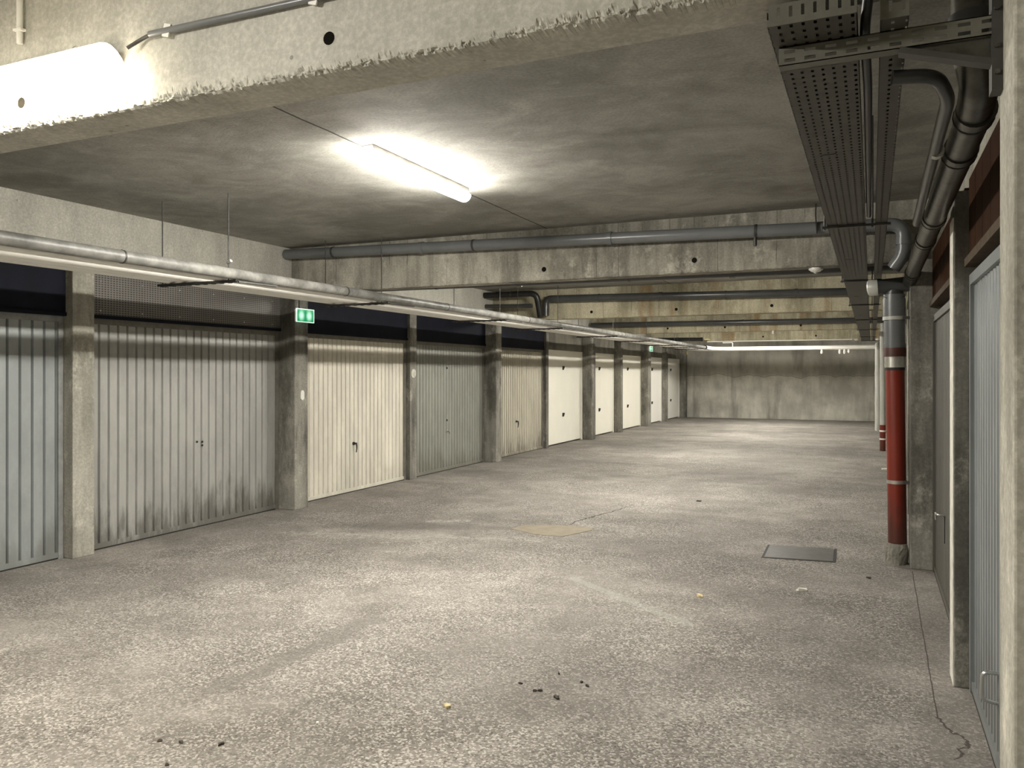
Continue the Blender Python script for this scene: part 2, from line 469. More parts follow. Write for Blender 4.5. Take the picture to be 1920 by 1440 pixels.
def exit_mat(name, yc, zc, w):
    T = NT(name)
    x, y, z = T.xyz()
    tot = None
    for dy in (-0.22 * w, 0.22 * w):
        a = T.math('SUBTRACT', y, yc + dy)
        b = T.math('MULTIPLY', T.math('SUBTRACT', z, zc), 0.9)
        d = T.math('SQRT', T.math('ADD', T.math('MULTIPLY', a, a), T.math('MULTIPLY', b, b)))
        g = T.math('SUBTRACT', 1.0, T.step(d, 0.0, 0.25 * w))
        tot = g if tot is None else T.math('MAXIMUM', tot, g)
    c = T.mix(tot, (0.0, 0.33, 0.125), (0.60, 1.0, 0.74))
    T.put(T.bsdf.inputs['Base Color'], (0.02, 0.2, 0.08))
    T.put(T.bsdf.inputs['Emission Color'], c)
    T.put(T.bsdf.inputs['Emission Strength'], T.math('ADD', 0.11, T.math('MULTIPLY', tot, 0.07)))
    return T.m


# ------------------------------------------------------------------ mesh builder
def fillet(pts, rad, n=6):
    pts = [Vector(p) for p in pts]
    out = [pts[0]]
    for a, b, c in zip(pts, pts[1:], pts[2:]):
        u, v = (a - b), (c - b)
        r = min(rad, u.length * 0.45, v.length * 0.45)
        p0, p1 = b + u.normalized() * r, b + v.normalized() * r
        for i in range(n + 1):
            t = i / n
            out.append((1 - t) ** 2 * p0 + 2 * t * (1 - t) * b + t * t * p1)
    out.append(pts[-1])
    return out


class MB:
    def __init__(self):
        self.v, self.f, self.s = [], [], []

    def add(self, vs, fs, smooth=False):
        o = len(self.v)
        self.v += [tuple(p) for p in vs]
        self.f += [tuple(i + o for i in f) for f in fs]
        self.s += [smooth] * len(fs)
        return self

    def box(self, x0, x1, y0, y1, z0, z1):
        v = [(x, y, z) for x in (x0, x1) for y in (y0, y1) for z in (z0, z1)]
        f = [(0, 1, 3, 2), (4, 6, 7, 5), (0, 4, 5, 1), (2, 3, 7, 6), (0, 2, 6, 4), (1, 5, 7, 3)]
        return self.add(v, f)

    def bbox(self, x0, x1, y0, y1, z0, z1, b=0.01):
        """box with bevelled edges"""
        bm = bmesh.new()
        bmesh.ops.create_cube(bm, size=1.0)
        for q in bm.verts:
            q.co = ((x0 + x1) / 2 + q.co.x * (x1 - x0), (y0 + y1) / 2 + q.co.y * (y1 - y0), (z0 + z1) / 2 + q.co.z * (z1 - z0))
        bmesh.ops.bevel(bm, geom=bm.edges[:], offset=b, segments=2, affect='EDGES', profile=0.5)
        bm.verts.ensure_lookup_table()
        self.add([q.co[:] for q in bm.verts], [[q.index for q in f.verts] for f in bm.faces])
        bm.free()
        return self

    def tube(self, pts, r, seg=16, bend=0.0, cap=True, hollow=None):
        pts = fillet(pts, bend) if bend else [Vector(p) for p in pts]
        rings = []
        up = None
        n = len(pts)
        for i, p in enumerate(pts):
            a = (pts[i] - pts[i - 1]) if i else (pts[1] - pts[0])
            b = (pts[i + 1] - pts[i]) if i < n - 1 else (pts[i] - pts[i - 1])
            d = (a.normalized() + b.normalized()).normalized()
            if up is None:
                ref = Vector((0, 0, 1)) if abs(d.z) < 0.9 else Vector((1, 0, 0))
                up = (ref - d * ref.dot(d)).normalized()
            else:
                up = (up - d * up.dot(d)).normalized()
            side = d.cross(up)
            rr = r
            if isinstance(r, (list, tuple)):
                q = i / (n - 1) * (len(r) - 1)
                j = min(int(q), len(r) - 2)
                rr = r[j] + (r[j + 1] - r[j]) * (q - j)
            rings.append([p + (up * cos(2 * pi * k / seg) + side * sin(2 * pi * k / seg)) * rr for k in range(seg)])
        vs = [q for ring in rings for q in ring]
        fs = [(i * seg + k, i * seg + (k + 1) % seg, (i + 1) * seg + (k + 1) % seg, (i + 1) * seg + k) for i in range(n - 1) for k in range(seg)]
        self.add(vs, fs, True)
        if cap:
            self.add(rings[0], [tuple(range(seg - 1, -1, -1))])
            self.add(rings[-1], [tuple(range(seg))])
        return self

    def ring(self, c, axis, r, w, seg=20):
        """flat collar around a pipe"""
        c, axis = Vector(c), Vector(axis).normalized()
        return self.tube([c - axis * w / 2, c + axis * w / 2], r, seg)

    def bar(self, a, b, w, h):
        """rectangular bar from a to b"""
        a, b = Vector(a), Vector(b)
        d = (b - a).normalized()
        ref = Vector((0, 0, 1)) if abs(d.z) < 0.95 else Vector((1, 0, 0))
        s = d.cross(ref).normalized()
        u = s.cross(d)
        v = [p + s * i * w / 2 + u * j * h / 2 for p in (a, b) for i in (-1, 1) for j in (-1, 1)]
        return self.add(v, [(0, 1, 3, 2), (4, 6, 7, 5), (0, 4, 5, 1), (2, 3, 7, 6), (0, 2, 6, 4), (1, 5, 7, 3)])

    def prism(self, poly, z0, z1):
        n = len(poly)
        v = [(x, y, z0) for x, y in poly] + [(x, y, z1) for x, y in poly]
        f = [tuple(range(n - 1, -1, -1)), tuple(range(n, 2 * n))]
        f += [(i, (i + 1) % n, n + (i + 1) % n, n + i) for i in range(n)]
        return self.add(v, f)

    def dome(self, c, r, h, seg=24, rows=6, down=True):
        c = Vector(c)
        s = -1 if down else 1
        vs, fs = [], []
        for i in range(rows):
            a = i / rows * pi / 2
            for k in range(seg):
                t = 2 * pi * k / seg
                vs.append(c + Vector((r * cos(a) * cos(t), r * cos(a) * sin(t), s * h * sin(a))))
        vs.append(c + Vector((0, 0, s * h)))
        for i in range(rows - 1):
            for k in range(seg):
                fs.append((i * seg + k, i * seg + (k + 1) % seg, (i + 1) * seg + (k + 1) % seg, (i + 1) * seg + k))
        for k in range(seg):
            fs.append(((rows - 1) * seg + k, (rows - 1) * seg + (k + 1) % seg, rows * seg))
        fs.append(tuple(range(seg)))
        return self.add(vs, fs, True)

    def build(self, name, mat, parent=None):
        off = Vector((0, 0, 0))
        q = parent
        while q is not None:
            off += q.location
            q = q.parent
        me = bpy.data.meshes.new(name)
        me.from_pydata([tuple(Vector(p) - off) for p in self.v], [], self.f)
        for p, s in zip(me.polygons, self.s):
            p.use_smooth = s
        bm = bmesh.new()
        bm.from_mesh(me)
        bmesh.ops.recalc_face_normals(bm, faces=bm.faces)
        bm.to_mesh(me)
        bm.free()
        me.materials.append(mat)
        o = bpy.data.objects.new(name, me)
        COL.objects.link(o)
        if parent is not None:
            o.parent = parent
        return o


def tag(o, label=None, cat=None, group=None, kind=None):
    if label:
        o['label'] = label
    if cat:
        o['category'] = cat
    if group:
        o['group'] = group
    if kind:
        o['kind'] = kind
    return o


def thing(name, loc, label, cat, group=None, kind=None):
    o = bpy.data.objects.new(name, None)
    o.empty_display_size = 0.1
    COL.objects.link(o)
    o.location = loc
    return tag(o, label, cat, group, kind)


def copy_tree(o, parent=None):
    c = o.copy()
    COL.objects.link(c)
    c.parent = parent
    for ch in [q for q in list(COL.objects) if q.parent == o]:
        copy_tree(ch, c)
    return c


def struct(name, mb, mat, label, cat):
    return tag(mb.build(name, mat), label, cat, None, 'structure')


# ------------------------------------------------------------------ the shell
struct('floor', MB().box(-6.6, 0.8, YNEAR, YBACK + 0.2, -0.2, 0), M['floor'], 'worn concrete floor of the garage aisle with bare aggregate', 'floor')
struct('ceiling', MB().box(-6.6, 0.8, YNEAR, YBACK + 0.2, CEIL, CEIL + 0.2), M['ceiling'], 'grey concrete ceiling slab with a long dark joint', 'ceiling')
struct('wall_left', MB().box(-6.6, -6.25, YNEAR, YBACK + 0.2, 0, CEIL), M['concrete'], 'concrete wall behind the long row of garage doors', 'wall')
struct('wall_right', MB().box(0.52, 0.8, YNEAR, YBACK + 0.2, 0, CEIL), M['concrete'], 'concrete wall behind the steel door and the red drain', 'wall')
struct('wall_back', MB().box(-6.25, 0.52, YBACK, YBACK + 0.2, 0, CEIL), M['back_wall'], 'water-stained concrete wall, upper part painted with shade, closing the far end of the aisle', 'wall')
struct('wall_front', MB().box(-6.25, 0.52, YNEAR, YNEAR + 0.2, 0, CEIL), M['concrete'], 'concrete wall at the entrance end of the aisle', 'wall')
struct('lintel', MB().box(-6.249, -5.96, YNEAR + 0.2, YBACK, SOFFIT, CEIL), M['beam_smooth'], 'long concrete lintel running above the row of garage doors', 'lintel')


def make_beam(y, mat, label, ragged=0.0, thick=0.17, holes=()):
    """cross beam; its lower front edge is chipped where ragged > 0"""
    rnd = random.Random(int(y * 100))
    x0, x1 = -5.959, 0.519
    n = 1500 if ragged > 0.01 else (500 if ragged else 60)
    mb = MB()
    vs, fs = [], []
    rows = [0.055, 0.042, 0.032, 0.024, 0.017, 0.011, 0.006, 0.0] if ragged else [0.03, 0.0]
    for i in range(n + 1):
        x = x0 + (x1 - x0) * i / n
        ring = [(x, y, CEIL)]
        slow = 0.55 + 0.9 * mnoise.noise(Vector((x * 2.3, y, 0)))
        cutz = 0.0
        for h in rows:
            d = 0.0
            if ragged:
                f = mnoise.noise(Vector((x * 38, h * 60, y))) + 0.7 * mnoise.noise(Vector((x * 85, h * 120, y + 3))) + 0.22 * rnd.uniform(-1, 1)
                d = ragged * max(0.0, slow + 0.75 * f - h * 26.0)
                cutz = d * 0.55 if h < 0.012 else 0.0
            ring.append((x, y + d + (0.005 if h == 0.0 else 0.0), SOFFIT + h + cutz))
        ring += [(x, y + 0.055, SOFFIT), (x, y + thick, SOFFIT), (x, y + thick, CEIL)]
        vs += ring
    m = len(rows) + 4
    for i in range(n):
        for k in range(m):
            a, b = i * m + k, i * m + (k + 1) % m
            fs.append((a, b, b + m, a + m))
    fs.append(tuple(range(m)))
    fs.append(tuple(n * m + k for k in range(m)))
    mb.add(vs, fs)
    o = struct('ceiling_beam', mb, mat, label, 'beam')
    for hx, hz in holes:
        q = MB().tube([(hx, y + 0.01, hz), (hx, y - 0.0015, hz)], 0.020 if y < 3 else 0.024, 14)  # black disc stands for the shade inside a tie hole
        q.build('tie_hole_disc', M['hole'], o)
    return o


make_beam(BEAMS[0], M['beam_smooth'], 'nearest concrete ceiling beam, pale with a chipped lower edge, carrying a lit tube lamp', 0.016,
          holes=((-1.482, 2.553), (-2.876, 2.553)))
make_beam(BEAMS[1], M['beam'], 'concrete ceiling beam with a white smoke detector under it', 0.007, holes=((-2.897, 2.558), (-1.447, 2.562)))
make_beam(BEAMS[2], M['beam_rust'], 'rust-streaked concrete ceiling beam beyond the smoke detector', 0.006,
          holes=((-4.174, 2.552), (-2.784, 2.55), (-1.357, 2.559)))
make_beam(BEAMS[3], M['beam_rust'], 'yellow-stained concrete ceiling beam with a small white cap hanging below', 0.006,
          holes=((-4.15, 2.55), (-2.9, 2.55), (-1.35, 2.55)))
make_beam(BEAMS[4], M['beam_rust'], 'last concrete ceiling beam before the far wall', 0.0, holes=((-2.7, 2.55), (-1.35, 2.55)))

PILL = [  # near y, far y, face x, material, label
    (1.96, 2.2, -5.96, 'pillar', 'concrete pillar at the left end of the nearest beam'),
    (4.585, 4.79, -6.08, 'pillar_pale', 'pale concrete pillar between the zinc door and the dirty wide door'),
    (7.255, 7.49, -5.96, 'pillar', 'dark-stained concrete pillar under the green exit sign'),
    (10.0, 10.187, -6.12, 'pillar', 'thin concrete pillar right of the cream door'),
    (12.58, 12.81, -5.96, 'pillar', 'wide concrete pillar between the grey-green door and the dull beige door'),
    (15.34, 15.47, -6.12, 'pillar', 'thin concrete pillar between the beige door and the first ivory door'),
    (17.8, 18.08, -5.96, 'pillar', 'wide concrete pillar between the first two ivory doors'),
    (20.3, 20.46, -5.99, 'pillar', 'concrete pillar left of the third ivory door'),
    (23.0, 23.3, -5.96, 'pillar', 'concrete pillar under the far small exit sign'),
    (25.55, 25.72, -6.02, 'pillar', 'concrete pillar between the two last white doors'),
    (28.18, 28.399, -5.96, 'pillar', 'dark concrete pillar in the far corner of the aisle')]
for y0, y1, xf, mt, lb in PILL:
    struct('concrete_pillar', MB().bbox(-6.249, xf, y0, y1, 0, SOFFIT, 0.006), M[mt], lb, 'pillar')
pr1 = None
PILR = [
    (1.95, 2.15, 0.27, 'pillar_pale', 'pale weathered concrete pillar at the right edge, carrying the slotted arm'),
    (4.5, 4.685, 0.37, 'pillar', 'concrete pillar with a bright edge between the steel door and the olive door'),
    (7.08, 7.36, 0.28, 'pillar', 'concrete pillar right behind the red drain pipe'),
    (9.8, 10.0, 0.36, 'pillar', 'concrete pillar seen just past the red drain pipe'),
    (12.4, 12.7, 0.28, 'pillar', 'concrete pillar hidden behind the drain stack'),
    (17.75, 18.0, 0.30, 'pillar', 'concrete pillar beside the far small drain stack'),
    (23.0, 23.3, 0.30, 'pillar', 'last concrete pillar on the drain side')]
for y0, y1, xf, mt, lb in PILR:
    q = struct('concrete_pillar', MB().bbox(xf, 0.519, y0, y1, 0, SOFFIT if y0 > 3 else CEIL, 0.006), M[mt], lb, 'pillar')
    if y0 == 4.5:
        MB().box(xf - 0.003, xf + 0.004, y0 + 0.004, y1 - 0.004, 0.004, 2.32).build('painted_light_strip', M['light_and_patch_white'], q)  # pale strip paints the lamplight falling on this aisle face


# ------------------------------------------------------------------ garage doors
def rib_profile(y0, y1, pitch, kind):
    """(y, depth) across the leaf; depth 0 is the face, positive goes inwards"""
    n = max(1, round((y1 - y0) / pitch))
    p = (y1 - y0) / n
    pr = [(y0, 0.0)]
    for i in range(n):
        a = y0 + i * p
        if kind == 'plank':
            g, d = min(0.024, p * 0.25), 0.022
            pr += [(a + p - g, 0.0), (a + p - g * 0.75, d), (a + p - g * 0.3, d), (a + p, 0.0)]
        elif kind == 'wave':
            d = 0.022
            pr += [(a + p * 0.40, 0.0), (a + p * 0.5, d), (a + p * 0.88, d), (a + p, 0.0)]
        else:
            pr += [(a + p - 0.006, 0.0), (a + p - 0.003, 0.002), (a + p, 0.0)]
    return pr


def garage_door(side, y0, y1, z1, kind, pitch, mat, jamb, label, dents=0.0, fits=(), rail=True, group=None):
    s = 1 if side == 'L' else -1
    xf = XDL if side == 'L' else XDR
    t = thing('garage_door', (xf, (y0 + y1) / 2, 0), label, 'garage door', group, 'thing')
    # leaf: ribbed sheet with real thickness
    jw = 0.045
    a, b = y0 + jw, y1 - jw
    pr = rib_profile(a, b, pitch, kind)
    rnd = random.Random(int(y0 * 50))
    zs = [0.035, 0.10, 0.3, 0.55, 0.8, 1.1, 1.5, 1.8, z1 - 0.05] if dents else [0.035, z1 - 0.05]
    rows = []
    for zi in zs:
        row = []
        for k, (y, d) in enumerate(pr):
            dy = 0
            dx = 0
            if dents and 0.05 < zi < 1.2:
                dy = dents * 0.35 * sin(y * 9 + zi * 7) * (1.2 - zi)
                dx = dents * (0.6 * sin(y * 5.3 + 1) + 0.4 * sin(y * 13 + zi * 9)) * (1.2 - zi)
            row.append((xf - s * (d + 0.012) - s * abs(dx), y + (dy if 0 < k < len(pr) - 1 else 0), zi))
        row.append((xf - s * 0.05, b, zi))
        row.append((xf - s * 0.05, a, zi))
        rows.append(row)
    n = len(rows[0])
    vs = [p for r in rows for p in r]
    fs = [(i * n + k, i * n + (k + 1) % n, (i + 1) * n + (k + 1) % n, (i + 1) * n + k) for i in range(len(rows) - 1) for k in range(n)]
    fs += [tuple(range(n)), tuple((len(rows) - 1) * n + k for k in range(n))]
    MB().add(vs, fs).build('door_leaf', mat, t)
    # fixed frame: two jambs and a head bar
    x0, x1 = sorted((xf - s * 0.055, xf + s * 0.004))
    f = MB()
    f.box(x0, x1, y0, y0 + jw, 0, z1)
    f.box(x0, x1, y1 - jw, y1, 0, z1)
    f.box(x0, x1, y0 + jw, y1 - jw, z1 - 0.05, z1)
    f.build('door_frame', jamb, t)
    if rail:
        x0, x1 = sorted((xf - s * 0.045, xf - s * 0.002))
        MB().box(x0, x1, a, b, 0.012, 0.055).build('bottom_rail', mat, t)
        MB().box(min(x0, x1), max(x0, x1) - 0.004, a, b, 0.0, 0.014).build('rubber_seal', M['rubber'], t)
    for what, y, z in fits:
        xs = xf - s * 0.012
        if what == 'lever':                 # old swivel handle hanging from a round rose
            h = MB().tube([(xs, y, z), (xs + s * 0.016, y, z)], 0.022, 16)
            h.tube([(xs + s * 0.014, y, z), (xs + s * 0.05, y, z)], 0.011, 12)
            hd = h.build('handle', M['black'], t)
            MB().tube([(xs + s * 0.045, y, z + 0.012), (xs + s * 0.048, y + 0.012, z - 0.05), (xs + s * 0.035, y + 0.016, z - 0.115)], [0.011, 0.009, 0.007], 12, 0.03).build('lever', M['dark_steel'], hd)
        elif what == 'chrome':
            h = MB().tube([(xs, y, z), (xs + s * 0.012, y, z)], 0.026, 16)
            h.tube([(xs + s * 0.010, y, z), (xs + s * 0.045, y, z)], 0.012, 12)
            hd = h.build('handle', M['chrome'], t)
            MB().tube([(xs + s * 0.042, y - 0.01, z + 0.01), (xs + s * 0.046, y + 0.035, z - 0.045)], [0.012, 0.008], 12).build('lever', M['chrome'], hd)
        elif what == 'lock':
            MB().tube([(xs, y, z), (xs + s * 0.010, y, z)], 0.017, 14).build('lock', M['black'], t)
        elif what == 'pin':
            MB().tube([(xs, y, z), (xs + s * 0.006, y, z)], 0.011, 12).build('lock', M['black'], t)
        elif what == 'knob':                # black square plate with a turning knob
            h = MB().bbox(min(xs, xs + s * 0.012), max(xs, xs + s * 0.012), y - 0.042, y + 0.042, z - 0.042, z + 0.042, 0.004)
            hd = h.build('handle', M['black'], t)
            MB().bar((xs + s * 0.02, y - 0.03, z - 0.03), (xs + s * 0.02, y + 0.03, z + 0.03), 0.024, 0.026).build('lever', M['black'], hd)
        elif what == 'loop':                # bent chrome pull
            h = MB().tube([(xs, y, z + 0.05), (xs + s * 0.055, y, z + 0.05), (xs + s * 0.06, y, z - 0.06), (xs, y + 0.02, z - 0.075)], 0.008, 12, 0.04)
            h.build('handle', M['chrome'], t)
        elif what == 'hook':
            h = MB().tube([(xs, y - 0.03, z), (xs + s * 0.05, y - 0.03, z), (xs + s * 0.055, y + 0.07, z), (xs + s * 0.05, y + 0.08, z - 0.05)], 0.008, 10, 0.02)
            h.build('handle', M['chrome'], t)
            MB().bar((xs + s * 0.002, y + 0.03, z - 0.01), (xs + s * 0.002, y + 0.04, z - 0.2), 0.02, 0.006).build('handle_rod', M['dark_steel'], t)
    return t


ZD = 2.03
garage_door('L', 2.22, 4.58, ZD, 'plank', 0.105, M['door_zinc'], M['jamb_zinc'],
            'zinc-grey ribbed garage door left of the pale pillar, cut by the picture edge')
garage_door('L', 4.80, 7.25, ZD, 'plank', 0.098, M['door_dirty'], M['jamb'],
            'dirty wide grey ribbed garage door under the perforated panel', dents=0.006,
            fits=(('pin', 6.05, 0.86), ('pin', 6.12, 0.855), ('pin', 6.12, 0.82)))
garage_door('L', 7.50, 9.99, ZD, 'plank', 0.094, M['door_cream'], M['jamb'],
            'cream ribbed garage door beside the exit sign pillar', fits=(('lever', 8.72, 0.63),))
garage_door('L', 10.195, 12.57, ZD, 'plank', 0.092, M['door_grey'], M['jamb'],
            'grey-green ribbed garage door with a chrome handle, next after the cream door', dents=0.004,
            fits=(('chrome', 11.25, 0.63), ('lock', 11.25, 0.80), ('lock', 11.25, 1.635)))
garage_door('L', 12.82, 15.33, ZD, 'plank', 0.088, M['door_beige'], M['jamb'],
            'dull beige ribbed garage door with dark splashes, last of the ribbed ones', dents=0.006, fits=(('lever', 13.98, 0.63),))
WG = 'smooth light garage doors with two black handles'
for y0, y1, mt, lb in ((15.475, 17.79, 'door_white', 'first and widest smooth ivory garage door, next to the beige ribbed door'),
                       (18.09, 20.29, 'door_white', 'smooth ivory garage door, second after the ribbed ones'),
                       (20.47, 22.99, 'door_white', 'smooth ivory garage door left of the far exit sign'),
                       (23.31, 25.54, 'door_white_cool', 'smooth white garage door right of the far exit sign'),
                       (25.73, 28.17, 'door_white_cool', 'smooth white garage door in the corner by the far wall')):
    garage_door('L', y0, y1, 2.05, 'smooth', 0.07, M[mt], M[mt], lb, rail=False, group=WG,
                fits=(('knob', (y0 + y1) / 2 - 0.10, 1.667), ('knob', (y0 + y1) / 2 - 0.10, 0.64)))

garage_door('R', 2.16, 4.495, 2.03, 'wave', 0.085, M['door_steel'], M['door_steel'],
            'grey corrugated steel garage door beside the pale weathered pillar', fits=(('loop', 3.62, 0.33),))
garage_door('R', 4.69, 7.075, 2.0, 'plank', 0.10, M['door_olive'], M['door_olive'],
            'olive-grey garage door between two pillars, beside the red drain', fits=(('hook', 6.1, 0.60),))

# panels above the doors
HDR = [(2.21, 4.584, 'header_dark', 'dark panel above the zinc-grey garage door'),
       (4.795, 7.25, 'header_perf', 'perforated brown metal panel above the dirty wide door'),
       (7.495, 9.995, 'header_dark', 'dark panel above the cream garage door'),
       (10.19, 12.575, 'header_dark', 'dark panel above the grey-green garage door'),
       (12.815, 15.335, 'header_dark', 'dark panel above the dull beige garage door'),
       (15.475, 17.795, 'header_block', 'grey block panel above the widest ivory door'),
       (18.085, 20.295, 'header_block', 'grey block panel above the second ivory door'),
       (20.465, 22.995, 'header_block', 'grey block panel above the ivory door by the far exit sign'),
       (23.305, 25.545, 'header_block', 'grey block panel above the white door past the far exit sign'),
       (25.725, 28.175, 'header_block', 'grey block panel above the white door in the far corner')]
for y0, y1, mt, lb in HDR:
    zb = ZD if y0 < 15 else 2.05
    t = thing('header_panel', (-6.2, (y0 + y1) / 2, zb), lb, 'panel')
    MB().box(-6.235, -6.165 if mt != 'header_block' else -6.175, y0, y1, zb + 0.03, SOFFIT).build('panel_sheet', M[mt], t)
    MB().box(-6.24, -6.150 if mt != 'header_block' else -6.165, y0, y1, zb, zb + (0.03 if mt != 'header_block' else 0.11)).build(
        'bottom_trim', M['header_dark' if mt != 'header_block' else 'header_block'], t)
    if mt == 'header_perf':
        for z in (2.10, 2.36):
            for i in range(6):
                y = y0 + 0.12 + i * 0.44
                MB().tube([(-6.166, y, z), (-6.160, y, z)], 0.007, 10).build('rivet', M['chrome'], t)
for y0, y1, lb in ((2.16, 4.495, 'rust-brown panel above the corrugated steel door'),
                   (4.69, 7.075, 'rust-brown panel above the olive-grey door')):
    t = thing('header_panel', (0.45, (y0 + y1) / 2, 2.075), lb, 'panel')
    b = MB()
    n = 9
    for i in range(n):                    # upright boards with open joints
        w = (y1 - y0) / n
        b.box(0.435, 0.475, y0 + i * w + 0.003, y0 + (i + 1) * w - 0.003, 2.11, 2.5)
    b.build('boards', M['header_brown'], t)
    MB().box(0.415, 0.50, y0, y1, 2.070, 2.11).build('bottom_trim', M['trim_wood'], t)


# ------------------------------------------------------------------ lamps
def lamp(loc, rot, label, mat='diffuser', bd=0.050, dd=0.055):
    """tube lamp 1.34 m long: grey body against the concrete, lit diffuser outwards (local -Z)"""
    t = thing('tube_lamp', (0, 0, 0), label, 'lamp', 'lit tube lamps')
    L, w = 0.67, 0.052
    b = MB().bbox(-L + 0.03, L - 0.03, -0.040, 0.040, -bd - 0.002, 0.0, 0.008)
    b.build('lamp_body', M['lamp_body'], t)
    prof = [(w * cos(a), -bd - dd * sin(a)) for a in [i * pi / 14 for i in range(15)]]
    secs = [(-L, 0.25), (-L + 0.006, 0.62), (-L + 0.02, 0.88), (-L + 0.045, 1.0), (L - 0.045, 1.0), (L - 0.02, 0.88), (L - 0.006, 0.62), (L, 0.25)]
    vs = []
    for x, k in secs:
        vs += [(x, y * k, -bd + (z + bd) * k) for y, z in prof]
    m = len(prof)
    fs = [(i * m + k, i * m + (k + 1) % m, (i + 1) * m + (k + 1) % m, (i + 1) * m + k) for i in range(len(secs) - 1) for k in range(m)]
    fs += [tuple(range(m)), tuple((len(secs) - 1) * m + k for k in range(m))]
    MB().add(vs, fs, True).build('diffuser', M[mat], t)
    for x in (-0.5, -0.25, 0.25, 0.5):
        MB().box(x - 0.008, x + 0.008, -0.055, 0.055, -bd - 0.006, -bd + 0.012).build('clip', M['chrome'], t)
    t.location = loc
    t.rotation_euler = rot
    return t


lamp((-2.30 - 0.67, BEAMS[0] - 0.034, 2.640), (R(-42), 0, 0), 'overexposed tube lamp fixed to the face of the nearest beam', 'diffuser_old', 0.030, 0.055)
lamp((-2.81, 4.74, CEIL), (0, 0, R(90)), 'lit tube lamp on the ceiling between the two nearest beams')
for y, lb in ((9.9, 'tube lamp on the ceiling behind the beam with the smoke detector'),
              (15.0, 'tube lamp on the ceiling behind the rust-streaked beam'),
              (20.2, 'tube lamp on the ceiling behind the yellow-stained beam'),
              (24.4, 'tube lamp on the ceiling of the last bay, before the far wall'),
              (-0.3, 'unseen tube lamp added on the ceiling of the entrance bay')):
    lamp((-2.81, y, CEIL), (0, 0, R(90)), lb, 'diffuser' if y > 0 else 'diffuser_added')  # entrance lamp is added behind the camera to light the near bay

# ------------------------------------------------------------------ conduits on the near beam
t = thing('cable_conduit', (-1.9, 1.95, 2.68), 'grey cable conduit climbing along the nearest beam from its lamp', 'conduit')
MB().tube([(-2.203, 1.945, 2.684), (-1.0, 1.945, 2.668), (0.2, 1.945, 2.655)], 0.011, 12).build('conduit_tube', M['pvc_grey'], t)
MB().tube([(-2.20, 1.945, 2.684), (-2.245, 1.943, 2.672), (-2.285, 1.925, 2.645)], 0.006, 10, 0.02).build('cable', M['dark_steel'], t)
for x in (-2.13, -1.53, -0.9):
    z = 2.684 - (x + 2.203) * 0.0125
    MB().bar((x, 1.943, z - 0.02), (x + 0.012, 1.943, z + 0.02), 0.006, 0.03).build('clip', M['white_plastic'], t)
t = thing('cable_conduit', (-2.863, 1.95, 2.76), 'short white upright conduit above the lamp on the nearest beam', 'conduit')
MB().tube([(-2.863, 1.945, 2.765), (-2.863, 1.945, CEIL)], 0.011, 12).build('conduit_tube', M['white_plastic'], t)
MB().bar((-2.885, 1.943, 2.815), (-2.84, 1.943, 2.812), 0.02, 0.008).build('clip', M['white_plastic'], t)

# ------------------------------------------------------------------ pipes along the left side
PX, PZ, PR = -4.50, 2.318, 0.043
YT = 25.85
t = thing('service_pipe', (PX, 2, PZ), 'dusty grey service pipe along the garage doors, outermost on the hangers', 'pipe')
MB().tube([(PX, YNEAR + 0.21, PZ), (PX, 23.9, PZ)], PR, 20).build('pipe_run', M['pipe_paint'], t)
for y in (3.75, 6.2, 8.15, 10.55, 12.9, 15.4, 18.2, 20.6):
    MB().ring((PX, y, PZ), (0, 1, 0), PR + 0.003, 0.012).build('joint_band', M['dark_steel'], t)
MB().ring((PX, 23.95, PZ), (0, 1, 0), PR + 0.022, 0.1).build('end_collar', M['black'], t)
t = thing('service_pipe', (-2.0, YT, PZ), 'thick white pipe crossing the aisle in front of the far wall', 'pipe')
MB().tube([(PX, 24.0, PZ), (PX, 25.25, PZ), (PX + 0.5, YT, PZ), (0.1, YT, PZ)], 0.058, 20, 0.25).build('pipe_run', M['lag_white'], t)
for x in (-3.2, -1.1, -0.4):
    MB().ring((x, YT, PZ), (1, 0, 0), 0.066, 0.03).build('joint_band', M['lag_white'], t)
for x, z in ((-1.37, 2.16), (-0.865, 2.155), (-0.735, 2.15), (-0.615, 2.18)):
    MB().tube([(x, YT, 2.285), (x, YT, z + 0.02), (x, YT, z - 0.02)], [0.03, 0.045, 0.03], 12).build('stub', M['white_plastic'], t)
MB().tube([(-4.0, YT, PZ), (-4.0, YT, PZ + 0.2), (-4.3, YT, PZ + 0.2)], 0.016, 10, 0.03).build('riser', M['white_plastic'], t)
JW = [(-4.622, 2.292, 0.017, 0.20, 'slim white pipe right behind the grey service pipe'),
      (-4.690, 2.290, 0.015, 0.26, 'slim white pipe, second behind the grey service pipe'),
      (-4.905, 2.3395, 0.064, 0.38, 'thick white jacketed pipe, first of three behind the slim ones'),
      (-5.040, 2.3395, 0.064, 0.52, 'thick white jacketed pipe in the middle of the three above the garage doors'),
      (-5.175, 2.3395, 0.064, 0.66, 'thick white jacketed pipe nearest the wall above the garage doors')]
for x, z, r, dy, lb in JW:
    yt = YT + dy
    o = MB().tube([(x, YNEAR + 0.21, z), (x, yt, z), (0.12, yt, z)], r, 16, 0.2).build('jacketed_pipe', M['lag_white'])
    tag(o, lb, 'pipe', 'white pipes of the bundle along the garage doors')

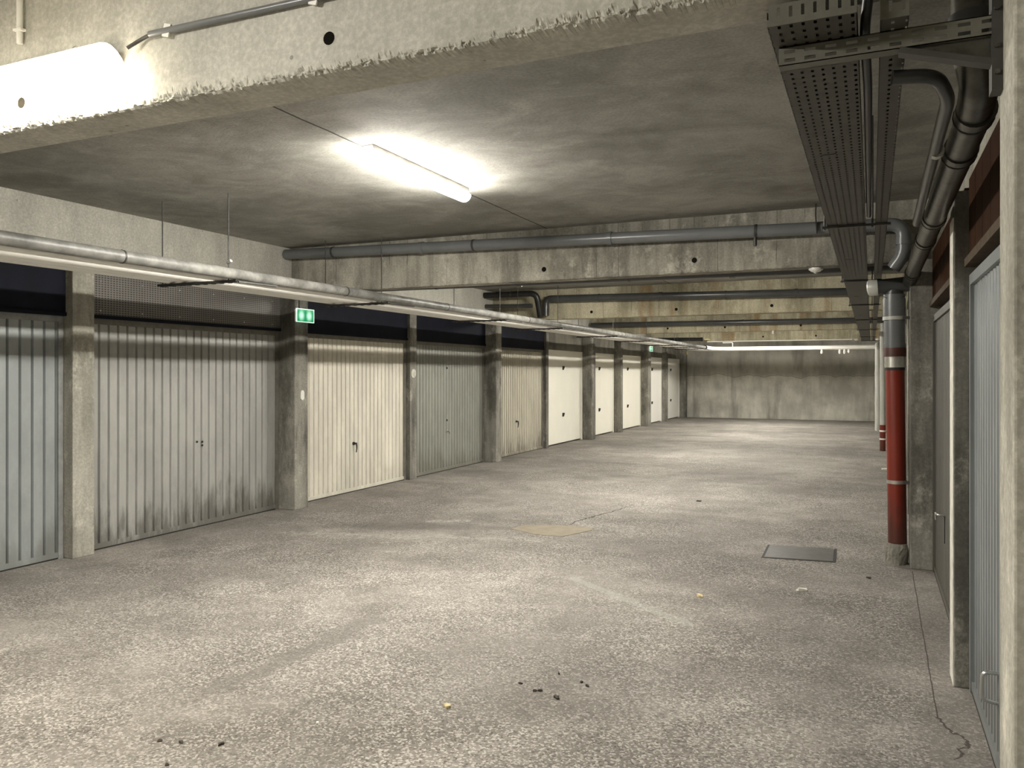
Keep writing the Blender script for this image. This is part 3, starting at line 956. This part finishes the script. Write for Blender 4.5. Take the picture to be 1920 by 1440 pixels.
HY = [(2.02, 'in front of the nearest beam'), (4.77, 'in front of the dirty wide door'), (6.90, 'by the exit sign pillar'), (9.75, 'in front of the cream door end'),
      (11.93, 'before the grey-green door end'), (14.9, 'in front of the dull beige door'), (17.4, 'before the widest ivory door end'), (20.2, 'before the second ivory door end'),
      (22.0, 'before the far exit sign'), (23.5, 'nearest the far wall')]
for i, (y, where) in enumerate(HY):
    top = CEIL
    for yb in BEAMS:
        if yb <= y <= yb + 0.17:
            top = SOFFIT
    t = thing('pipe_hanger', (-4.9, y, 2.28), 'steel pipe hanger with two threaded rods ' + where, 'hanger', 'hangers carrying the pipe bundle')
    a = MB().box(-5.30, -4.47, y - 0.014, y + 0.014, 2.266, 2.274)
    a.box(-5.30, -4.47, y - 0.018, y - 0.014, 2.255, 2.274)
    a.box(-5.30, -4.47, y + 0.014, y + 0.018, 2.255, 2.274)
    for k in range(9):
        a.box(-5.24 + k * 0.085, -5.21 + k * 0.085, y - 0.012, y + 0.012, 2.250, 2.262)
    a.build('hanger_rail', M['dark_steel'], t)
    for xr in (-5.262, -4.562):
        MB().tube([(xr, y, 2.25), (xr, y, top)], 0.005, 8).build('threaded_rod', M['dark_steel'], t)
    MB().bar((-4.50, y + 0.01, 2.262), (-4.40, y + 0.36, 2.255), 0.035, 0.012).build('brace', M['dark_steel'], t)
    if i == 1:
        MB().tube([(-4.570, y, 2.41), (-4.545, y - 0.02, 2.405), (-4.515, y - 0.02, 2.42)], 0.012, 8).build('wing_nut', M['white_plastic'], t)


# ------------------------------------------------------------------ cross drain pipes
def drain_pipe(name, pts, r, mat, label, bands=(), bend=0.09, clamps=(), loc=None):
    t = thing(name, loc or pts[0], label, 'pipe')
    MB().tube(pts, r, 20, bend).build('pipe_run', mat, t)
    for c, ax in bands:
        MB().ring(c, ax, r + 0.007, 0.05).build('coupling', mat, t)
    for c, ax, up in clamps:
        q = MB().ring(c, ax, r + 0.004, 0.022)
        q.tube([c, up], 0.006, 8)
        q.build('clamp', M['dark_steel'], t)
    return t


def zc(x):
    return 2.872 + (2.742 - 2.872) * (x + 5.889) / (0.216 + 5.889)


cx = lambda x: (x, 7.09, zc(x))
drain_pipe('drain_pipe', [(-5.95, 7.09, zc(-5.95)), (0.235, 7.09, 2.74), (0.235, 7.09, 2.50), (0.160, 7.125, 2.395)], 0.054, M['pvc_grey'],
           'grey drain pipe sloping across the beam with the smoke detector', bend=0.11,
           bands=[(cx(-4.2), (1, 0, 0)), (cx(-2.2), (1, 0, 0)), ((0.235, 7.09, 2.60), (0, 0, 1))],
           clamps=[(cx(-3.6), (1, 0, 0), (-3.6, 7.194, zc(-3.6))), (cx(-0.9), (1, 0, 0), (-0.9, 7.194, zc(-0.9))), (cx(-5.3), (1, 0, 0), (-5.3, 7.194, zc(-5.3)))])
drain_pipe('drain_pipe', [(-4.93, 12.33, 2.50), (-4.93, 12.33, 2.785), (0.3, 12.33, 2.70)], 0.058, M['pvc_dark'],
           'grey drain pipe across the rust-streaked beam', bend=0.1,
           bands=[((-3.0, 12.33, 2.755), (1, 0, 0)), ((-1.0, 12.33, 2.722), (1, 0, 0))],
           clamps=[((-2.0, 12.33, 2.738), (1, 0, 0), (-2.0, 12.444, 2.738)), ((-4.0, 12.33, 2.771), (1, 0, 0), (-4.0, 12.444, 2.771))])
drain_pipe('drain_pipe', [(-5.95, 12.1, 2.86), (-5.0, 12.1, 2.86), (-4.98, 12.22, 2.48)], 0.05, M['black'],
           'black drain pipe bending down left of the rust-streaked beam', bend=0.12, bands=[((-5.7, 12.1, 2.86), (1, 0, 0))],
           clamps=[((-5.45, 12.1, 2.86), (1, 0, 0), (-5.45, 12.1, CEIL - 0.003))])
drain_pipe('drain_pipe', [(-5.95, 12.15, 2.68), (-5.1, 12.15, 2.66)], 0.035, M['pvc_dark'],
           'short dark drain pipe under the black bend', bend=0)
drain_pipe('drain_pipe', [(-5.5, 7.75, 2.545), (0.2, 7.75, 2.50)], 0.055, M['pvc_dark'],
           'dark drain pipe hung just behind the beam with the smoke detector', bend=0,
           bands=[((-3.4, 7.75, 2.529), (1, 0, 0)), ((-1.2, 7.75, 2.511), (1, 0, 0))],
           clamps=[((-4.4, 7.75, 2.537), (1, 0, 0), (-4.4, 7.75, CEIL - 0.003)), ((-2.2, 7.75, 2.52), (1, 0, 0), (-2.2, 7.75, CEIL - 0.003))])
drain_pipe('drain_pipe', [(-5.9, 17.58, 2.66), (0.3, 17.58, 2.62)], 0.055, M['pvc_dark'],
           'dark drain pipe across the yellow-stained beam', bend=0, bands=[((-2.5, 17.58, 2.638), (1, 0, 0))],
           clamps=[((-1.5, 17.58, 2.632), (1, 0, 0), (-1.5, 17.694, 2.632)), ((-4.5, 17.58, 2.65), (1, 0, 0), (-4.5, 17.694, 2.65))])
drain_pipe('drain_pipe', [(-5.9, 22.55, 2.52), (-4.3, 22.55, 2.50)], 0.05, M['black'],
           'short black drain pipe at the left of the last beam', bend=0, bands=[((-4.33, 22.55, 2.5), (1, 0, 0))],
           clamps=[((-5.0, 22.55, 2.51), (1, 0, 0), (-5.0, 22.7, 2.51))])
o = MB().box(-4.24, -4.12, 22.5, 22.69, 2.475, 2.51).build('cable_tag', M['yellow'])
tag(o, 'small yellow tag at the end of the short black pipe on the last beam', 'tag')

# ------------------------------------------------------------------ drain stack with the red foot
SX, SY = 0.176, 7.26


def stack_x(z):
    return SX + 0.018 - 0.012 * z


def seg(z0, z1, r, seg_n=28):
    return MB().tube([(stack_x(z0), SY, z0), (stack_x(z1), SY, z1)], r, seg_n)


t = thing('drain_stack', (SX, SY, 0), 'red oxide drain stack with grey plastic top beside the right-hand pillar', 'drain pipe')
pl = []
rnd = random.Random(3)
mb = MB()
nr, ns = 7, 26
vs = []
for i in range(nr):
    z = 0.165 * i / (nr - 1)
    for k in range(ns):
        a = 2 * pi * k / ns
        rr = (0.098 + 0.012 * sin(3 * a + z * 20) + rnd.uniform(-0.005, 0.005)) * (1.0 if i < nr - 1 else 0.93)
        vs.append((SX + 0.012 + rr * cos(a) * (0.78 if cos(a) > 0 else 1), SY + rr * sin(a), z))
fs = [(i * ns + k, i * ns + (k + 1) % ns, (i + 1) * ns + (k + 1) % ns, (i + 1) * ns + k) for i in range(nr - 1) for k in range(ns)]
fs += [tuple(range(ns)), tuple((nr - 1) * ns + k for k in range(ns))]
mb.add(vs, fs)
mb.build('mortar_foot', M['plinth'], t)
seg(0.10, 1.66, 0.071).build('red_pipe', M['red_pipe'], t)
seg(1.598, 1.688, 0.080).build('steel_band', M['steel'], t)
seg(1.575, 1.600, 0.074).build('seal_ring', M['rubber'], t)
seg(1.686, 1.758, 0.084).build('sleeve', M['brown_cap'], t)
seg(1.75, 2.195, 0.080).build('upper_pipe', M['pvc_grey'], t)
for z0, z1, r in ((1.99, 2.16, 0.0855), (2.075, 2.085, 0.088), (1.765, 1.79, 0.084)):
    seg(z0, z1, r).build('coupling', M['pvc_grey'], t)
for z, mt, r in ((2.0, 'pvc_light', 0.089), (0.665, 'steel', 0.076)):
    q = seg(z - 0.014, z + 0.014, r)
    cq = q.build('clamp', M[mt], t)
    MB().bar((stack_x(z) + 0.05, SY - 0.05, z), (0.285, SY - 0.05, z), 0.03, 0.022).build('clamp_bolt', M['dark_steel'], cq)
# collecting branch at the top of the stack
tz = 2.27
t2 = t
MB().tube([(0.035, SY - 0.02, tz - 0.012), (0.30, SY - 0.02, tz + 0.008)], 0.062, 22).build('branch_body', M['pvc_dark'], t2)
cp = MB().tube([(0.045, SY - 0.02, tz - 0.012), (-0.02, SY - 0.02, tz - 0.016), (-0.032, SY - 0.02, tz - 0.017), (-0.038, SY - 0.02, tz - 0.0175)], [0.068, 0.066, 0.052, 0.02], 22)
cp.build('end_cap', M['pvc_light'], t2)
MB().tube([(stack_x(2.2), SY, 2.185), (stack_x(2.2), SY - 0.01, 2.21), (stack_x(2.2), SY - 0.02, tz - 0.01)], [0.084, 0.070, 0.052], 22).build('outlet', M['pvc_dark'], t2)

q = [c for c in COL.objects if c.name == 'drain_pipe'][0]
MB().bar((-0.42, 7.06, 2.945), (-0.42, 7.03, 2.84), 0.03, 0.008).bar((-0.42, 7.03, 2.845), (-0.41, 7.025, 2.70), 0.03, 0.008).build('strap', M['rubber'], q)
MB().tube([(-0.9, 7.03, 2.70), (-0.9, 7.03, 2.63)], 0.014, 10).build('clamp_bolt', M['dark_steel'], q)
# big pipe coming down the right side
BX, BZ, BR = 0.288, 2.345, 0.051
t = thing('drain_pipe', (BX, 4, BZ), 'thick grey drain pipe running above the right-hand doors into the drain stack', 'pipe')
MB().tube([(0.245, 2.45, CEIL - 0.004), (0.245, 2.45, 2.42), (0.275, 2.56, BZ + 0.01), (BX, 2.85, BZ), (BX, 6.95, BZ - 0.02), (0.275, 7.13, tz + 0.01)], BR, 22, 0.08).build('pipe_run', M['galv'], t)
for y in (2.8, 3.25, 4.55, 5.25, 6.85):
    MB().ring((BX, y, BZ - (y - 2.85) * 0.005), (0, 1, 0), BR + 0.006, 0.07).build('coupling', M['galv'], t)
    MB().ring((BX, y + 0.04, BZ - (y - 2.85) * 0.005), (0, 1, 0), BR + 0.008, 0.012).build('seal_ring', M['rubber'], t)
MB().ring((0.245, 2.45, 2.47), (0, 0, 1), BR + 0.007, 0.07).build('coupling', M['pvc_dark'], t)
t = thing('branch_pipe', (0.2, 3, 2.31), 'thin pipe bending under the slotted arm and along the thick drain pipe', 'pipe')
MB().tube([(0.05, 2.36, 2.338), (0.155, 2.38, 2.335), (0.195, 2.52, 2.315), (0.200, 3.7, 2.305), (0.205, 4.5, 2.305)], 0.019, 14, 0.08).build('pipe_run', M['pvc_dark'], t)
MB().ring((0.204, 3.1, 2.31), (0.01, 1, 0), 0.023, 0.04).build('coupling', M['pvc_light'], t)

# second drain stack, far down the aisle
t = thing('drain_stack', (0.2, 17.6, 0), 'far small drain stack with a short red foot and pale upper pipe', 'drain pipe')
MB().tube([(0.20, 17.6, 0), (0.20, 17.6, 0.52)], 0.055, 18).build('red_pipe', M['red_pipe'], t)
MB().tube([(0.20, 17.6, 0.50), (0.20, 17.6, SOFFIT + 0.1)], 0.050, 18).build('upper_pipe', M['pvc_light'], t)
for z in (0.24, 0.40):
    MB().ring((0.20, 17.6, z), (0, 0, 1), 0.060, 0.03).build('clamp', M['white_plastic'], t)
t = thing('downpipe', (0.17, 24.0, 0), 'pale grey downpipe at the right end of the white crossing pipe', 'pipe')
MB().tube([(0.165, 23.8, 0), (0.165, 23.8, 2.30), (0.165, 24.4, 2.335), (0.165, YT - 0.08, 2.335)], 0.085, 18, 0.12).build('pipe_run', M['pvc_light'], t)
MB().ring((0.165, 23.8, 1.55), (0, 0, 1), 0.092, 0.08).build('coupling', M['pvc_light'], t)
MB().ring((0.165, 23.8, 0.75), (0, 0, 1), 0.092, 0.08).build('coupling', M['pvc_light'], t)

# ------------------------------------------------------------------ cable trays
YE = 22.0
for x0, x1, y0, mt, lb in ((-0.225, -0.030, 1.965, 'tray_wide', 'wide punched cable tray running down the right side of the ceiling'),
                           (0.018, 0.078, 2.03, 'tray_slim', 'narrow punched cable tray beside the wide one')):
    t = thing('cable_tray', ((x0 + x1) / 2, y0, TRAY_Z), lb, 'cable tray', 'cable trays')
    MB().box(x0, x1, y0 + 0.002, YE, TRAY_Z, TRAY_Z + 0.0016).build('tray_floor', M[mt], t)
    for xs in (x0, x1 - 0.0016):
        MB().box(xs, xs + 0.0016, y0 + 0.002, YE, TRAY_Z, TRAY_Z + 0.035).build('side_rail', M['galv'], t)
    MB().box(x0, x1, y0, y0 + 0.002, TRAY_Z, TRAY_Z + 0.050).build('end_plate', M['end_slot'], t)
    if mt == 'tray_wide':
        for y in (3.2, 6.2, 9.2, 12.2, 15.6, 18.2):
            MB().box(x0 + 0.055, x1 - 0.09, y, y + 0.012, TRAY_Z - 0.0015, TRAY_Z + 0.002).build('splice_strap', M['black'], t)
for x0, x1, lb in ((-0.216, -0.130, 'flat black cable fill added to darken the wide tray holes, outer half'), (-0.124, -0.036, 'flat black cable fill added to darken the wide tray holes, half next to the slim tray'),
                   (0.028, 0.052, 'flat black cable lying in the slim tray')):
    o = MB().bbox(x0, x1, 1.99 if x0 < 0 else 2.15, YE - 0.2, TRAY_Z + 0.003, TRAY_Z + 0.020, 0.006).build('dark_cable_fill', M['rubber'])  # unseen fill, made flat to darken the punched holes from above
    tag(o, lb, 'cable', 'cables in the trays')
o = MB().tube([(0.015, 1.86, 2.449), (-0.005, 1.98, 2.42), (-0.016, 2.13, 2.385), (-0.010, 2.5, 2.378), (-0.012, 4.6, 2.378)], 0.012, 12, 0.06).build('power_cable', M['black'])
tag(o, 'glossy black cable dropping between the two trays beside the slotted arm', 'cable')

t = thing('tray_bracket', (0.27, 2.1, 2.3), 'slotted steel arm bolted to the pale pillar under both cable trays', 'bracket')
y, xw, za, zb = 2.1, 0.27, 2.318, 2.3635
a = MB()
a.box(-0.212, xw - 0.02, y, y + 0.002, za, zb)                     # slotted web
a.box(-0.212, xw - 0.02, y, y + 0.040, zb - 0.002, zb)             # flanges
a.box(-0.212, xw - 0.02, y, y + 0.040, za, za + 0.002)
a.box(-0.212, xw - 0.02, y + 0.038, y + 0.040, za, za + 0.012)
a.build('arm', M['arm_slot'], t)
MB().box(xw - 0.022, xw, y - 0.005, y + 0.045, 2.19, 2.62).build('wall_channel', M['dark_steel'], t)
for z in (2.23, 2.29, 2.375, 2.43):
    MB().tube([(xw - 0.012, y - 0.004, z), (xw - 0.012, y - 0.012, z)], 0.006, 8).build('bolt', M['galv'], t)
g = MB().add([(0.09, y + 0.012, za), (xw - 0.022, y + 0.012, za), (xw - 0.022, y + 0.012, za - 0.055), (0.09, y + 0.016, za), (xw - 0.022, y + 0.016, za), (xw - 0.022, y + 0.016, za - 0.055)],
             [(0, 1, 2), (3, 5, 4), (0, 3, 4, 1), (1, 4, 5, 2), (2, 5, 3, 0)])
g.build('gusset', M['galv'], t)
MB().bar((0.06, y + 0.014, za - 0.004), (xw - 0.02, y + 0.014, za - 0.062), 0.035, 0.014).build('brace', M['dark_steel'], t)

AY = [(4.75, 'steel tray hanger between the pale pillar and the drain stack'), (7.6, 'steel tray hanger just behind the beam with the smoke detector'),
      (10.3, 'steel tray hanger halfway to the rust-streaked beam'), (13.2, 'steel tray hanger just beyond the rust-streaked beam'),
      (16.2, 'steel tray hanger before the yellow-stained beam'), (19.4, 'steel tray hanger between the yellow-stained and last beams'), (21.7, 'steel tray hanger at the far end of the trays')]
for y, lb in AY:
    t = thing('tray_hanger', (-0.08, y, 2.34), lb, 'hanger', 'hangers carrying the cable trays')
    MB().box(-0.25, 0.095, y, y + 0.025, 2.351, 2.3635).build('hanger_rail', M['dark_steel'], t)
    for xr in (-0.238, 0.004):
        MB().tube([(xr, y + 0.0125, 2.345), (xr, y + 0.0125, CEIL - 0.001)], 0.005, 8).build('threaded_rod', M['dark_steel'], t)

# ------------------------------------------------------------------ signs, detectors, small fixtures
def exit_sign(yc, zc_, label):
    t = thing('exit_sign', (-5.94, yc, zc_), label, 'exit sign', 'lit green exit signs')
    w, h = 0.31, 0.155
    MB().bbox(-5.958, -5.922, yc - w / 2 + 0.01, yc + w / 2 - 0.01, zc_ - h / 2 + 0.01, zc_ + h / 2 - 0.01, 0.006).build('housing', M['white_plastic'], t)
    f = MB()
    y0, y1, z0, z1 = yc - w / 2, yc + w / 2, zc_ - h / 2, zc_ + h / 2
    b = 0.009
    f.box(-5.93, -5.914, y0, y1, z0, z0 + b).box(-5.93, -5.914, y0, y1, z1 - b, z1).box(-5.93, -5.914, y0, y0 + b, z0 + b, z1 - b).box(-5.93, -5.914, y1 - b, y1, z0 + b, z1 - b)
    f.build('sign_border', M['sign_white'], t)
    MB().box(-5.922, -5.918, y0 + b, y1 - b, z0 + b, z1 - b).build('lit_face', exit_mat('exit_face', yc, zc_, w), t)


M['sign_white'] = emission('lit_sign_border', (0.75, 1.0, 0.85), 0.11)
exit_sign(7.39, 2.21, 'lit green exit sign with a white border on the stained pillar by the cream door')
exit_sign(23.16, 2.27, 'far small lit exit sign between the ivory and white doors')


def detector(x, y, z, label, r=0.058):
    t = thing('smoke_detector', (x, y, z), label, 'smoke detector', 'white detectors on the beams')
    MB().tube([(x, y, z), (x, y, z - 0.018)], r, 26).build('detector_base', M['white_plastic'], t)
    MB().dome((x, y, z - 0.017), r * 0.86, 0.022).build('detector_head', M['white_plastic'], t)
    MB().dome((x, y, z - 0.034), r * 0.34, 0.016).build('detector_eye', M['pvc_light'], t)


detector(-0.434, 7.29, SOFFIT, 'white smoke detector under the beam with the sloping grey pipe')
detector(-0.37, 22.79, SOFFIT, 'tiny white detector under the last beam near the wide tray', 0.075)
detector(0.14, 22.79, SOFFIT, 'tiny white detector under the last beam beside the drain stack', 0.075)
o = MB().tube([(-4.2, 22.68, 2.435), (-0.46, 22.68, 2.435)], 0.014, 10).build('cable_conduit', M['white_plastic'])
tag(o, 'thin white conduit along the foot of the last beam', 'conduit')
o = MB().tube([(-1.9, 17.68, 2.452), (-1.9, 17.68, 2.385)], 0.022, 12).build('hanging_cap', M['white_plastic'])
tag(o, 'small white cap hanging below the yellow-stained beam', 'cap')
o = MB().bbox(-5.959, -5.93, 28.24, 28.36, 2.21, 2.33, 0.01).build('junction_box', M['yellow'])
tag(o, 'small pale yellow box high on the far corner pillar', 'box')
o = MB()
oval = [(7.38 + 0.031 * cos(a), (1.325 if sin(a) > 0 else 1.275) + 0.031 * sin(a)) for a in [2 * pi * (k + 0.5) / 24 for k in range(24)]]
o.add([(-5.961, y, z) for y, z in oval] + [(-5.948, y, z) for y, z in oval],
      [tuple(range(24)), tuple(range(24, 48))] + [(k, (k + 1) % 24, 24 + (k + 1) % 24, 24 + k) for k in range(24)])
o = o.build('number_plate', M['white_plastic'])
tag(o, 'small white oval plate on the pillar below the exit sign', 'plate')
o = MB().tube([(-6.121, 10.1, 1.55), (-6.118, 10.1, 1.55)], 0.066, 18).build('paper_label', M['light_and_patch_white'])
tag(o, 'round whitish paper patch on the thin pillar right of the cream door', 'label')
t = thing('conduit_riser', (-5.95, 7.30, 2.0), 'slim grey cable riser running from the exit sign up to the lintel', 'conduit')
MB().tube([(-5.952, 7.33, 2.285), (-5.952, 7.33, 2.62)], 0.008, 8).build('conduit_tube', M['dark_steel'], t)

# ------------------------------------------------------------------ on the floor
poly = [(-3.28, 7.27), (-3.22, 7.5), (-2.95, 7.62), (-2.55, 7.66), (-2.52, 7.52), (-2.62, 7.25), (-2.68, 7.12), (-2.95, 7.10)]
o = MB().prism(poly, -0.01, 0.004).build('floor_patch', M['patch'])
tag(o, 'tan mortar patch in the middle of the aisle floor', 'floor patch', None, 'structure')
t = thing('manhole_cover', (-0.56, 7.3, 0), 'rectangular grey manhole cover in the floor near the red drain', 'manhole cover')
q = [(-0.835, 7.00), (-0.845, 7.53), (-0.29, 7.59), (-0.28, 7.07)]
c = Vector((sum(p[0] for p in q) / 4, sum(p[1] for p in q) / 4))
outer = [tuple(c + (Vector(p) - c) * 1.04) for p in q]
MB().prism(outer, -0.02, 0.003).build('cover_frame', M['rubber'], t)
MB().prism([tuple(c + (Vector(p) - c) * 0.965) for p in q], -0.02, 0.006).build('cover_lid', M['lid'], t)


def scrap(name, x, y, size, mat, label, cat, group=None, seed=0):
    """a curled, torn flake lying on the floor"""
    rn = random.Random(seed)
    n = 9
    pts = []
    ph = rn.uniform(0, 6)
    for k in range(n):
        a = 2 * pi * k / n
        r = size * rn.uniform(0.55, 1.0) * (1.0 if k % 2 else 0.8)
        px_, py_ = r * cos(a), r * sin(a) * 0.6
        pts.append((x + px_ * cos(ph) - py_ * sin(ph), y + px_ * sin(ph) + py_ * cos(ph), 0.0))
    vs = [(px_, py_, 0.001) for px_, py_, _ in pts]
    vs += [(px_, py_, 0.004 + size * 0.35 * rn.random()) for px_, py_, _ in pts]
    vs.append((x, y, 0.008 + size * 0.2))
    fs = [(k, (k + 1) % n, n + (k + 1) % n, n + k) for k in range(n)]
    fs += [(n + k, n + (k + 1) % n, 2 * n) for k in range(n)]
    fs.append(tuple(range(n)))
    o = MB().add(vs, fs).build(name, mat)
    return tag(o, label, cat, group)


SC = [('leaf', -1.801, 3.269, 0.022, 'leaf_tan', 'curled tan leaf on the near floor, biggest pale one', 'leaf'),
      ('leaf', -1.090, 5.608, 0.026, 'leaf_tan', 'tan leaf alone on the floor past the pale scuff line', 'leaf'),
      ('leaf', -1.50, 3.60, 0.013, 'leaf_dark', 'dark leaf scrap, left one of the cluster on the near floor', 'leaf'),
      ('leaf', -1.475, 3.615, 0.015, 'leaf_dark', 'dark leaf scrap beside the left one of the near cluster', 'leaf'),
      ('leaf', -1.366, 3.565, 0.022, 'leaf_dark', 'dark crumpled leaf, front one of the near cluster', 'leaf'),
      ('leaf', -1.327, 3.80, 0.014, 'leaf_dark', 'dark leaf scrap, upper one of the near cluster', 'leaf'),
      ('leaf', -1.285, 3.765, 0.014, 'leaf_dark', 'dark leaf scrap, right one of the near cluster', 'leaf'),
      ('leaf', -1.47, 3.86, 0.011, 'leaf_dark', 'tiny dark leaf scrap lying behind the near cluster', 'leaf'),
      ('leaf', -1.60, 3.66, 0.011, 'leaf_dark', 'tiny dark leaf scrap lying left of the near cluster', 'leaf'),
      ('leaf', -2.734, 2.465, 0.015, 'leaf_dark', 'dark leaf near the lower left corner, leftmost of three in a row', 'leaf'),
      ('leaf', -2.64, 2.491, 0.013, 'leaf_dark', 'dark leaf near the lower left corner, middle of three in a row', 'leaf'),
      ('leaf', -2.477, 2.549, 0.017, 'leaf_dark', 'dark leaf near the lower left corner, rightmost of three in a row', 'leaf'),
      ('leaf', -2.542, 2.326, 0.012, 'leaf_dark', 'dark leaf at the bottom edge, below the row of three', 'leaf'),
      ('paper_scrap', -0.456, 6.058, 0.045, 'paper', 'white paper scrap between the manhole cover and the crack', 'paper'),
      ('paper_scrap', -2.236, 2.875, 0.012, 'paper', 'tiny white paper scrap on the near floor left of the tan leaf', 'paper'),
      ('paper_scrap', 0.20, 14.2, 0.07, 'paper', 'white paper scrap on the floor far along the right-hand side', 'paper'),
      ('pebble', -0.02, 6.62, 0.02, 'leaf_dark', 'dark pebble on the floor in front of the drain foot', 'pebble'),
      ('pebble', -1.9, 9.75, 0.03, 'leaf_dark', 'dark pebble on the floor well beyond the tan patch', 'pebble')]
for k, (nm, x, y, s, mt, lb, ct) in enumerate(SC):
    scrap(nm, x, y, s * (1.7 if mt == 'leaf_tan' else 1.25), M[mt], lb, ct, 'litter on the floor', 40 + k)
